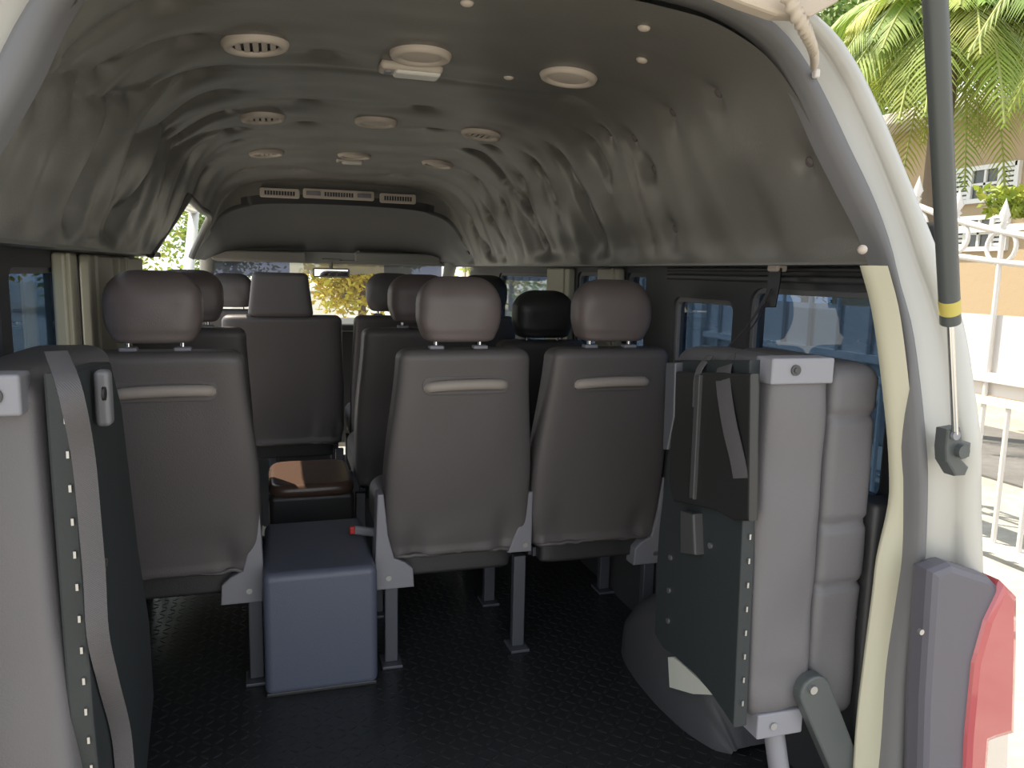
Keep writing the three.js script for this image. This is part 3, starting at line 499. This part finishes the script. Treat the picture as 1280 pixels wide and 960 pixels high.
{ // left
  const t = thing('folded_jump_seat', 'grey vinyl jump seat folded up against the left wall, edged with staples', 'seat', [-0.7, 0, -0.35]);
  const W = (x, y, z) => V(x + 0.7, y, z + 0.35), off = (g) => g.translate(0.7, 0, 0.35);
  part('seat_cushion', off(pad({ y0: 0.10, y1: 1.0, hw: (y) => 0.075, hd: () => 0.24, cx: (y) => -0.682 + 0.02 * smooth(0.8, 0.3, y), cz: () => -0.345, r: 0.035, n: 9, seg: 80, lev: 40, wr: (X, y, Z, s) => s > 0 ? 0.006 * noise(X * 10, y * 6, 1.3) : 0 })), M.vinylGrey, t);
  const bx = -0.60, O = [[-0.105, 1.0], [-0.36, 0.985], [-0.43, 0.9], [-0.52, 0.60], [-0.60, 0.42], [-0.61, 0.25], [-0.42, 0.10], [-0.17, 0.10], [-0.12, 0.5]].map(([z, y]) => [-z, y]);
  const bd = part('base_board', extrude(O, 0.025, 0.004).rotateY(Math.PI / 2).translate(bx + 0.7, 0, 0.35), M.board, t, 'dark board underside');
  for (let i = 0; i < 15; i++) { const y = 0.94 - i * 0.048; part('staple', box(0.0035, 0.010, 0.004, bx + 0.7 + 0.02, y, 0.35 + 0.006 + (y > 0.5 ? lerp(-0.12, -0.105, (y - 0.5) / 0.5) : lerp(-0.17, -0.12, (y - 0.1) / 0.4))), M.steel, bd); }
  const ub = part('upper_bracket', box(0.15, 0.055, 0.05, ...W(-0.70, 0.978, -0.105).toArray(), 0.005), M.plasticGrey, t, 'grey hinge bracket'); part('bolt', [cyl(0.012, 0.012, 0.006, ...W(-0.657, 0.978, -0.08).toArray(), 20, 'z'), cyl(0.006, 0.006, 0.012, ...W(-0.657, 0.978, -0.08).toArray(), 6, 'z')], M.plasticDark, ub);
  const sx = -0.555;
  part('strap', ribbonPts([[70, 440], [88, 490], [104, 570], [112, 650], [118, 720], [122, 790], [135, 850], [152, 920], [158, 990]].map(([u, v], i) => pX(u, v, sx - (i === 0 ? 0.04 : 0)).add(V(0.7, 0, 0.35))), 0.028, 0.003, V(1, 0, -0.35)), M.web, t);
  const lt = part('latch', [box(0.022, 0.085, 0.03, ...pX(130, 497, sx).add(V(0.7, 0, 0.35)).toArray(), 0.008)], std({ color: lin(0.15, 0.15, 0.16), roughness: 0.4 }), t, 'grey belt latch plate'); const lp = pX(130, 492, sx + 0.013).add(V(0.7, 0, 0.35)); part('slot', cyl(0.010, 0.010, 0.004, lp.x, lp.y, lp.z, 14, 'x'), M.tray, lt);
  const h0 = pX(131, 700, sx).add(V(0.7, 0, 0.35)), h1 = pX(123, 740, sx).add(V(0.7, 0, 0.35)), h2 = pX(124, 762, sx).add(V(0.7, 0, 0.35)); part('hook', tube([h0, h0.clone().lerp(h1, 0.6), h1, h2], 0.005), M.chrome, t, 'bright metal hook');
}

// right wheel arch with its vinyl lining and the bare patch
{
  const rings = []; for (let i = 0; i <= 24; i++) { const k = i / 24, z = lerp(-1.03, -0.44, k), e = Math.pow(Math.sin(Math.PI * clamp(k, 0.0002, 0.9998)), 0.4), r = []; for (let j = 0; j <= 16; j++) { const a = Math.PI / 2 * j / 16, w = 0.19 * (0.55 + 0.45 * e), h = 0.27 * e; r.push([0.845 - w * Math.pow(Math.cos(a), 0.6) + 0.004 * noise(z * 12, a * 4), h * Math.pow(Math.sin(a), 0.6), z + 0.004 * noise(a * 9, z * 9)]); } rings.push(r); }
  const w = thing('wheel_arch', 'dark grey lined wheel arch on the floor under the folded right seat', 'wheel arch', [0, 0, 0]);
  part('lining', surface(rings, false), vinylOf(lin(0.07, 0.07, 0.075), 0.6), w);
  const o = [[838, 822], [845, 822], [868, 842], [897, 868], [868, 866], [840, 858]].map(([u, v]) => { const p = pX(u, v, 0.64); return [-p.z, p.y]; }).reverse();
  part('edge_binding', tube([[868, 902], [885, 908], [905, 910], [925, 903]].map(([u, v]) => pY(u, v, 0.012)), 0.004), M.plasticBeige, w, 'pale frayed edge binding');
  part('bare_metal', extrude(o, 0.01, 0.002).rotateY(Math.PI / 2).translate(0.635, 0, 0), M.bareMetal, w, 'patch of bare cream painted metal');
}
// seat belt hanging from the right window rail
{
  const a = pX(972, 331, 0.80), t = thing('seat_belt', 'black seat belt hanging from a beige anchor on the right window rail', 'seat belt', a.toArray());
  const L = (u, v, x) => pX(u, v, x).sub(a);
  part('anchor', [box(0.03, 0.032, 0.04, 0, 0, 0, 0.006), box(0.02, 0.012, 0.03, -0.005, 0.004, 0.035, 0.004)], M.plasticBeige, t, 'beige anchor cover');
  part('retractor_link', ribbonPts([V(-0.005, -0.01, 0), L(968, 350, 0.79), L(962, 384, 0.78)], 0.04, 0.006, V(0, 0, 1)), M.plasticDark, t);
  part('webbing', ribbonPts([L(962, 362, 0.775), L(945, 392, 0.74), L(925, 418, 0.68), L(905, 440, 0.60), L(897, 470, 0.50)], 0.02, 0.002, V(0, 0.6, 1)), M.web, t);
  part('webbing', ribbonPts([L(958, 378, 0.775), L(945, 402, 0.75), L(935, 415, 0.72)], 0.008, 0.002, V(0, 0.6, 1)), M.web, t);
}

// ------------------------------------------------------------------ rear pillar fittings: gas strut, tail lamp, hinge boot, tailgate
{
  const b = pZ(1190, 560, 0.035), e0 = pZ(1188, 403, 0.075), top = pZ(1166, -60, 0.20);
  const t = thing('gas_strut', 'black gas strut with yellow band holding the tailgate open', 'gas strut', b.toArray());
  const R = (p) => p.clone().sub(b); const dir = top.clone().sub(e0).normalize();
  part('rod', bar(R(pZ(1194, 545, 0.04)), R(e0.clone().addScaledVector(dir, 0.03)), 0.0055), M.chrome, t, 'thin bright piston rod');
  part('cylinder', bar(R(e0), R(top), 0.0155, 24), M.strutBlack, t);
  part('label_band', bar(R(e0.clone().addScaledVector(dir, 0.018)), R(e0.clone().addScaledVector(dir, 0.042)), 0.0159, 24), M.yellowLabel, t, 'yellow printed label');
  const br = part('pivot_bracket', [extrude([[-0.012, 0.03], [0.008, 0.032], [0.016, 0.01], [0.034, 0.005], [0.034, -0.014], [0.016, -0.02], [0.034, -0.036], [0.03, -0.046], [0.012, -0.046], [-0.008, -0.022], [-0.012, 0]], 0.02, 0.004).translate(0, 0, -0.02), cyl(0.012, 0.012, 0.03, 0.012, -0.004, 0, 16, 'z')], M.strutBlack, t, 'black pivot bracket');
  part('bolt', cyl(0.008, 0.008, 0.006, -0.004, 0.024, 0.008, 14, 'z'), M.plasticGrey, br);
}
{ // tail lamp, outline traced on the pillar's rear face
  const z = 0.015, q = (l) => l.map(([u, v]) => { const p = pZ(u, v, z); return [p.x, p.y]; }).reverse();
  const t = thing('tail_lamp', 'tall tail lamp with red lens and dark housing on the right rear pillar', 'tail lamp', [0, 0, z]);
  part('housing', extrude(q([[1152, 712], [1168, 706], [1212, 720], [1232, 740], [1222, 800], [1205, 880], [1195, 985], [1140, 985], [1143, 860]]), 0.024, 0.014), M.lampHousing, t, 'dark grey housing');
  part('red_lens', extrude(q([[1229, 728], [1238, 738], [1238, 800], [1236, 895], [1218, 900], [1206, 905], [1200, 990], [1186, 990], [1190, 900], [1198, 815], [1212, 765]]), 0.034, 0.014), M.redLens, t, 'red lens');
  part('clear_lens', extrude(q([[1234, 902], [1232, 990], [1203, 990], [1208, 912]]), 0.038, 0.006), M.clearLens, t, 'pale ribbed reversing lens');
  const s = pZ(1148, 788, 0.05); part('screw', cyl(0.005, 0.005, 0.006, s.x, s.y, 0.04, 14, 'z'), M.steel, t);
}
{
  const a = pZ(984, -8, 0.05), t = thing('wiring_boot', 'corrugated cream rubber wiring boot between roof and tailgate', 'wiring boot', a.toArray());
  const c = new THREE.CatmullRomCurve3([[984, -8], [996, 18], [1010, 45], [1018, 70], [1018, 84]].map(([u, v], i) => pZ(u, v, [0.05, 0.042, 0.0, -0.10, -0.155][i]).sub(a))), rings = [], n = 140;
  for (let i = 0; i <= n; i++) { const k = i / n, p = c.getPointAt(k), tg = c.getTangentAt(k), X = V(0, 0, 1), Y = tg.clone().cross(X).normalize(), r = 0.0105 + (k < 0.62 ? 0.002 * Math.sin(k / 0.62 * Math.PI * 2 * 12) : 0.0015) * 1, o = []; const e = k > 0.93 ? Math.sqrt(Math.max(0.02, 1 - ((k - 0.93) / 0.07) ** 2)) : 1; for (let j = 0; j < 16; j++) { const w = j / 16 * Math.PI * 2; o.push(p.clone().addScaledVector(X, r * e * Math.cos(w)).addScaledVector(Y, r * e * Math.sin(w)).toArray()); } rings.push(o); }
  part('sleeve', surface(rings, true, true), M.tailgateTrim, t); part('end_clip', box(0.012, 0.016, 0.012, ...pZ(1020, 92, -0.18).sub(a).toArray(), 0.004), M.whitePaint, t);
}
{ // tailgate raised above the opening
  const t = thing('tailgate', 'raised tailgate above the rear opening with beige inner trim', 'tailgate', [CX, 1.76, -0.2]);
  const plate = (w, l, th, y, m, nm, lab) => part(nm, new RoundedBoxGeometry(w, th, l, 4, 0.02).translate(0, y, l / 2).rotateX(-0.32), m, t, lab);
  plate(1.62, 1.25, 0.05, 0.05, M.body, 'outer_panel'); plate(1.44, 1.1, 0.03, 0.015, M.tailgateTrim, 'inner_trim', 'beige inner trim');
  const low = [[870, -14], [920, 6], [960, 20], [1000, 22], [1032, 4], [1046, -22]].map(([u, v]) => { const p = pZ(u, v, 0); return [p.x - CX, p.y - 1.76]; }), edge = [...low.slice().map(([x, y]) => [-x, y]), [-0.66, 0.03], [0.66, 0.03], ...low.slice().reverse()];
  part('lower_lip', extrude(edge, 0.02, 0.006).translate(0, 0, 0.2), M.tailgateTrim, t, 'beige lip of the inner trim');
  for (const s of [-1, 1]) part('hinge', [box(0.06, 0.03, 0.14, s * 0.48, -0.02, 0.0, 0.008), bar(V(s * 0.48 - 0.04, -0.01, 0.06), V(s * 0.48 + 0.04, -0.01, 0.06), 0.012)], M.tailgateTrim, t);
}

// ------------------------------------------------------------------ outdoors
const GY = -0.62;
structure('ground', [box(60, 0.2, 100, 0, GY - 0.1, -30)], M.concrete, 'pale sunlit concrete yard round the van', 'ground');
structure('road', [box(5.5, 0.02, 60, 0.5, GY + 0.01, -36)], M.roadMat = std({ color: lin(0.36, 0.355, 0.34), roughness: 0.9, map: concreteMap }), 'grey asphalt road ahead of the windscreen', 'road');
structure('asphalt_strip', [box(2.2, 0.02, 30, 7.0, GY + 0.01, -8)], M.asphalt, 'grey asphalt strip behind the white gate', 'road');
function leaves(n, spread, size, fn) { // leaf-shaped quads
  const pos = [], col = [], nrm = [];
  for (let i = 0; i < n; i++) {
    const c = fn(i), s = size * rr(0.6, 1.3), a = rr(0, 6.283), e = rr(-0.9, 0.9), d = V(Math.cos(a) * Math.cos(e), Math.sin(e), Math.sin(a) * Math.cos(e)), u = V(rr(-1, 1), rr(-1, 1), rr(-1, 1)).cross(d).normalize();
    const p = (f, w) => V(c[0], c[1], c[2]).addScaledVector(d, f * s).addScaledVector(u, w * s); const q = [p(0, 0), p(0.45, 0.26), p(1, 0), p(0.45, -0.26)], v = rr(0.65, 1.2), h = rr(0.85, 1.15);
    for (const k of [0, 1, 2, 0, 2, 3]) { pos.push(q[k].x, q[k].y, q[k].z); col.push(v * h, v, v * 0.9); }
  }
  const g = new THREE.BufferGeometry(); g.setAttribute('position', new THREE.Float32BufferAttribute(pos, 3)); g.setAttribute('color', new THREE.Float32BufferAttribute(col, 3)); g.computeVertexNormals(); return g;
}
function tree(label, x, z, h, rx, ry, mat, n, size, group, trunkH) {
  const t = thing('leafy_tree', label, 'tree', [x, GY, z], 0, group); const cy = h - ry;
  const clumps = []; for (let i = 0; i < 64; i++) { const a = rr(0, 6.283), e = Math.asin(rr(-1, 1)), f = rr(0.25, 0.95); clumps.push([Math.cos(a) * Math.cos(e) * rx * f, cy + Math.sin(e) * ry * f, Math.sin(a) * Math.cos(e) * rx * f]); }
  part('foliage', leaves(n, 0, size, () => { const c = clumps[Math.floor(rnd() * clumps.length)], a = rr(0, 6.283), e = Math.asin(rr(-1, 1)), f = Math.cbrt(rnd()) * rx * 0.42; return [c[0] + Math.cos(a) * Math.cos(e) * f, c[1] + Math.sin(e) * f, c[2] + Math.sin(a) * Math.cos(e) * f]; }), mat, t);
  const tr = [new THREE.CylinderGeometry(0.03 * h * 0.35, 0.03 * h * 0.5, cy, 9, 4).translate(0, cy / 2, 0)]; for (let i = 0; i < 9; i++) tr.push(bar(V(0, cy * rr(0.5, 0.95), 0), V(...clumps[i]), 0.012 * h * 0.5, 6));
  part('trunk', tr, M.bark, t); return t;
}
// palms beside the house, their fronds arching over the gate
function palm(label, px, pz, top, F, lmin, lmax, tilt) {
  const t = thing('palm_tree', label, 'palm', [px, GY, pz]);
  part('trunk', [new THREE.CylinderGeometry(0.11, 0.15, top, 14, 8).translate(0, top / 2, 0)], M.bark, t);
  for (let f = 0; f < F; f++) {
    const a = f / F * Math.PI * 2 * 2.618, up = rr(0.0, tilt), len = rr(lmin, lmax), pos = [], col = [], P = []; const n = 46;
    for (let i = 0; i <= n; i++) { const k = i / n, drop = k * k * (1.15 + (1.1 - up) * 0.75), rad = len * (k - 0.22 * k * k); P.push(V(Math.cos(a) * rad * Math.cos(up * 0.5), top + Math.sin(up) * len * 0.6 * k - drop, Math.sin(a) * rad * Math.cos(up * 0.5))); }
    const side = V(-Math.sin(a), 0, Math.cos(a)); const v = rr(0.7, 1.25), yl = rr(0.9, 1.35);
    for (let i = 4; i < n; i++) for (const s of [-1, 1]) { const p = P[i], d = P[i + 1].clone().sub(P[i]).normalize(), L = 0.62 * Math.sin(Math.PI * clamp(i / n * 0.86 + 0.12, 0, 1)) * rr(0.85, 1.1), o = d.clone().multiplyScalar(0.55).addScaledVector(side, s * 0.8).add(V(0, -0.35 + rr(-0.1, 0.1), 0)).normalize(), w = d.clone().multiplyScalar(0.016), mid = p.clone().addScaledVector(o, L * 0.5), tip = p.clone().addScaledVector(o, L).add(V(0, -0.16 * L, 0)); const q = [p.clone().sub(w), p.clone().add(w), mid.clone().add(w), mid.clone().sub(w), tip]; const cv = rr(0.85, 1.15) * v; for (const k of [0, 1, 2, 0, 2, 3, 3, 2, 4]) { pos.push(q[k].x, q[k].y, q[k].z); col.push(cv * yl, cv, cv * 0.9); } }
    const g = new THREE.BufferGeometry(); g.setAttribute('position', new THREE.Float32BufferAttribute(pos, 3)); g.setAttribute('color', new THREE.Float32BufferAttribute(col, 3)); g.computeVertexNormals();
    const fr = part('frond', g, M.leafPalm, t); part('rib', tube(P.filter((_, i) => i % 5 === 0), 0.012, 16, 5), M.leafStem ??= std({ color: lin(0.30, 0.34, 0.10), roughness: 0.7 }), fr);
  }
}
palm('tall palm with long green fronds arching over the white gate', 6.3, -2.6, 4.9, 44, 2.1, 2.8, 1.25);
palm('shorter palm with drooping yellow-green fronds between gate and house', 6.9, pX(1172, 200, 6.9).z, 4.75, 46, 1.5, 2.0, 1.2);
// beige house
{
  const hx = 10.4, t = thing('house', 'beige house with white framed windows behind the gate', 'house', [hx, GY, -6]);
  part('wall', [box(0.3, 4.4, 12, 0.15, 2.2, 0), box(5, 4.4, 0.3, 2.6, 2.2, -6), box(5, 4.4, 0.3, 2.6, 2.2, 6)], M.houseWall, t); part('roof', box(6.2, 0.2, 13, 2.4, 4.5, 0, 0.03), M.roofTile, t);
  const win = (u0, u1, v0, v1, ledge) => {
    const a = pX(u0, v1, hx), b = pX(u1, v0, hx); const z0 = a.z + 6, z1 = b.z + 6, y0 = Math.min(a.y, b.y) - GY, y1 = Math.max(a.y, b.y) - GY, w = Math.abs(z1 - z0), h = y1 - y0, cz = (z0 + z1) / 2, cy = (y0 + y1) / 2;
    const f = part('window_frame', [box(0.08, h + 0.12, 0.07, -0.03, cy, cz - w / 2), box(0.08, h + 0.12, 0.07, -0.03, cy, cz + w / 2), box(0.08, 0.07, w, -0.03, y1 + 0.03, cz), box(0.08, 0.07, w, -0.03, y0 - 0.03, cz), box(0.07, h, 0.07, -0.03, cy, cz - w * 0.22), box(0.07, h, 0.07, -0.03, cy, cz + w * 0.25), box(0.05, h, 0.04, -0.03, cy, cz + w * 0.015), box(0.05, 0.04, w * 0.46, -0.03, cy, cz)], M.louver, t, 'white window frame');
    for (const [p, q] of [[-0.22, 0.015], [0.015, 0.25]]) for (const k of [0.25, 0.75]) part('pane', box(0.02, h * 0.46, w * (q - p) - 0.05, -0.01, y0 + h * k, cz + w * (p + q) / 2), M.darkGlass, f);
    for (const [p, q] of [[-0.5, -0.22], [0.25, 0.5]]) { for (let i = 0; i < 6; i++) part('louver', box(0.02, h / 6 * 0.62, w * (q - p) - 0.06, -0.03, y0 + h * (i + 0.5) / 6, cz + w * (p + q) / 2).clone(), M.louver, f); part('backing', box(0.01, h, w * (q - p) - 0.04, -0.008, cy, cz + w * (p + q) / 2), M.darkGlass, f); }
  };
  win(1193, 1276, 206, 252); win(1190, 1262, 272, 310);
  part('string_course', box(0.12, 0.1, 12, -0.05, 2.62, 0), M.louver, t);
  part('shrub', leaves(700, 0, 0.13, () => { const p = pX(rr(1243, 1300), rr(238, 268), 8.6).sub(V(hx, GY, -6)); return [p.x + rr(-0.3, 0.3), p.y, p.z]; }), M.leafLime, t);
}
// white gate and boundary wall
{
  const gx = 4.1, t = thing('iron_gate', 'white iron gate with ringed frieze and spear finials', 'gate', [gx, GY, -3.4]);
  const yOf = (u, v) => pX(u, v, gx).y - GY, z0 = -3.1, z1 = 4.6; // local z range
  const rise = (z) => Math.min(4, Math.max(0, 1.5 - z) ** 2), top = (z) => 2.0 + 0.12 * rise(z), mid = (z) => 1.86 + 0.06 * rise(z);
  const railAt = (f, r) => { const p = []; for (let i = 0; i <= 30; i++) { const z = lerp(z0, z1, i / 30); p.push(V(0, f(z), z)); } return tube(p, r, 60, 6); };
  part('top_rail', railAt((z) => top(z), 0.022), M.whitePaint, t); part('frieze_rail', railAt(mid, 0.02), M.whitePaint, t);
  part('middle_rail', box(0.05, 0.06, z1 - z0, 0, yOf(1280, 478), (z0 + z1) / 2), M.whitePaint, t); part('bottom_rail', box(0.05, 0.06, z1 - z0, 0, 0.08, (z0 + z1) / 2), M.whitePaint, t); part('lower_rail', box(0.05, 0.05, z1 - z0, 0, 1.02, (z0 + z1) / 2), M.whitePaint, t);
  const rg = new THREE.TorusGeometry(0.105, 0.014, 8, 24).rotateY(Math.PI / 2), fin = new THREE.LatheGeometry([[0.0, 0.2], [0.012, 0.16], [0.035, 0.09], [0.014, 0.05], [0.03, 0.035], [0.014, 0.02], [0.016, 0]].map((p) => new THREE.Vector2(...p)), 10);
  for (let z = z0 + 0.1, i = 0; z < z1; z += 0.36, i++) { part('ring', rg.clone().translate(0, (top(z) + mid(z)) / 2, z), M.whitePaint, t); const bz = z; part('picket', bar(V(0, 0.05, bz), V(0, top(bz) + 0.03, bz), 0.016, 8), M.whitePaint, t); part('finial', fin.clone().translate(0, top(bz) + 0.01, bz), M.whitePaint, t); }
  for (let z = z0 + 0.28; z < z1; z += 0.36) part('picket', bar(V(0, 0.05, z), V(0, 1.02, z), 0.016, 8), M.whitePaint, t);
  part('sheet_panel', box(0.012, 0.52, z1 - z0, 0.03, 1.31, (z0 + z1) / 2), M.whitePaint, t, 'white sheet metal panel');
  const w = thing('boundary_wall', 'low white boundary wall ahead of the iron gate', 'wall', [gx, GY, -12]);
  part('wall_body', box(0.2, 1.9, 11, 0, 0.95, 0), M.whitePaint, w); part('coping', box(0.3, 0.08, 11, 0, 1.94, 0, 0.01), M.whitePaint, w); for (let i = 0; i < 20; i++) part('block', box(0.1, 0.26, 0.22, -0.08, 1.75, -5.2 + i * 0.5), M.roofTile, w);
  const p = thing('gate_pillar', 'white gate pillar with pointed cap beside the palm', 'pillar', [gx + 0.1, GY, -6.45]); part('shaft', box(0.3, 2.6, 0.3, 0, 1.3, 0, 0.01), M.whitePaint, p); part('cap', new THREE.ConeGeometry(0.2, 0.3, 4).rotateY(Math.PI / 4).translate(0, 2.75, 0), M.whitePaint, p);
}
tree('large green tree standing behind the beige house', 24, -8, 13, 4.8, 5.6, M.leafGreen, 15000, 0.3);
tree('dense green tree rising past the far corner of the house roof', 13.2, -16.4, 12, 3.9, 5.0, M.leafGreen, 22000, 0.2);
tree('bright yellow leaved tree beyond the windscreen mirror', 1.35, -15.2, 6.0, 1.2, 3.05, M.leafYellow, 12000, 0.16);
tree('lime green tree beside the yellow tree', 4.7, -16.5, 7.0, 1.35, 3.4, M.leafLime, 7000, 0.18);
tree('lime green tree outside the open left side of the van', -3.6, -14.5, 6.5, 1.9, 3.1, M.leafLime, 14000, 0.13);
tree('yellowish tree farther along the left roadside', -8.5, -34, 10, 3.4, 4.9, M.leafYellow, 9000, 0.3);
tree('green tree closing the far end of the road', -3.5, -62, 12, 4.5, 6, M.leafGreen, 9000, 0.45);
tree('lime tree at the far right of the road', 6.5, -60, 11, 4.4, 5.5, M.leafLime, 9000, 0.42);

renderer.render(scene, camera);
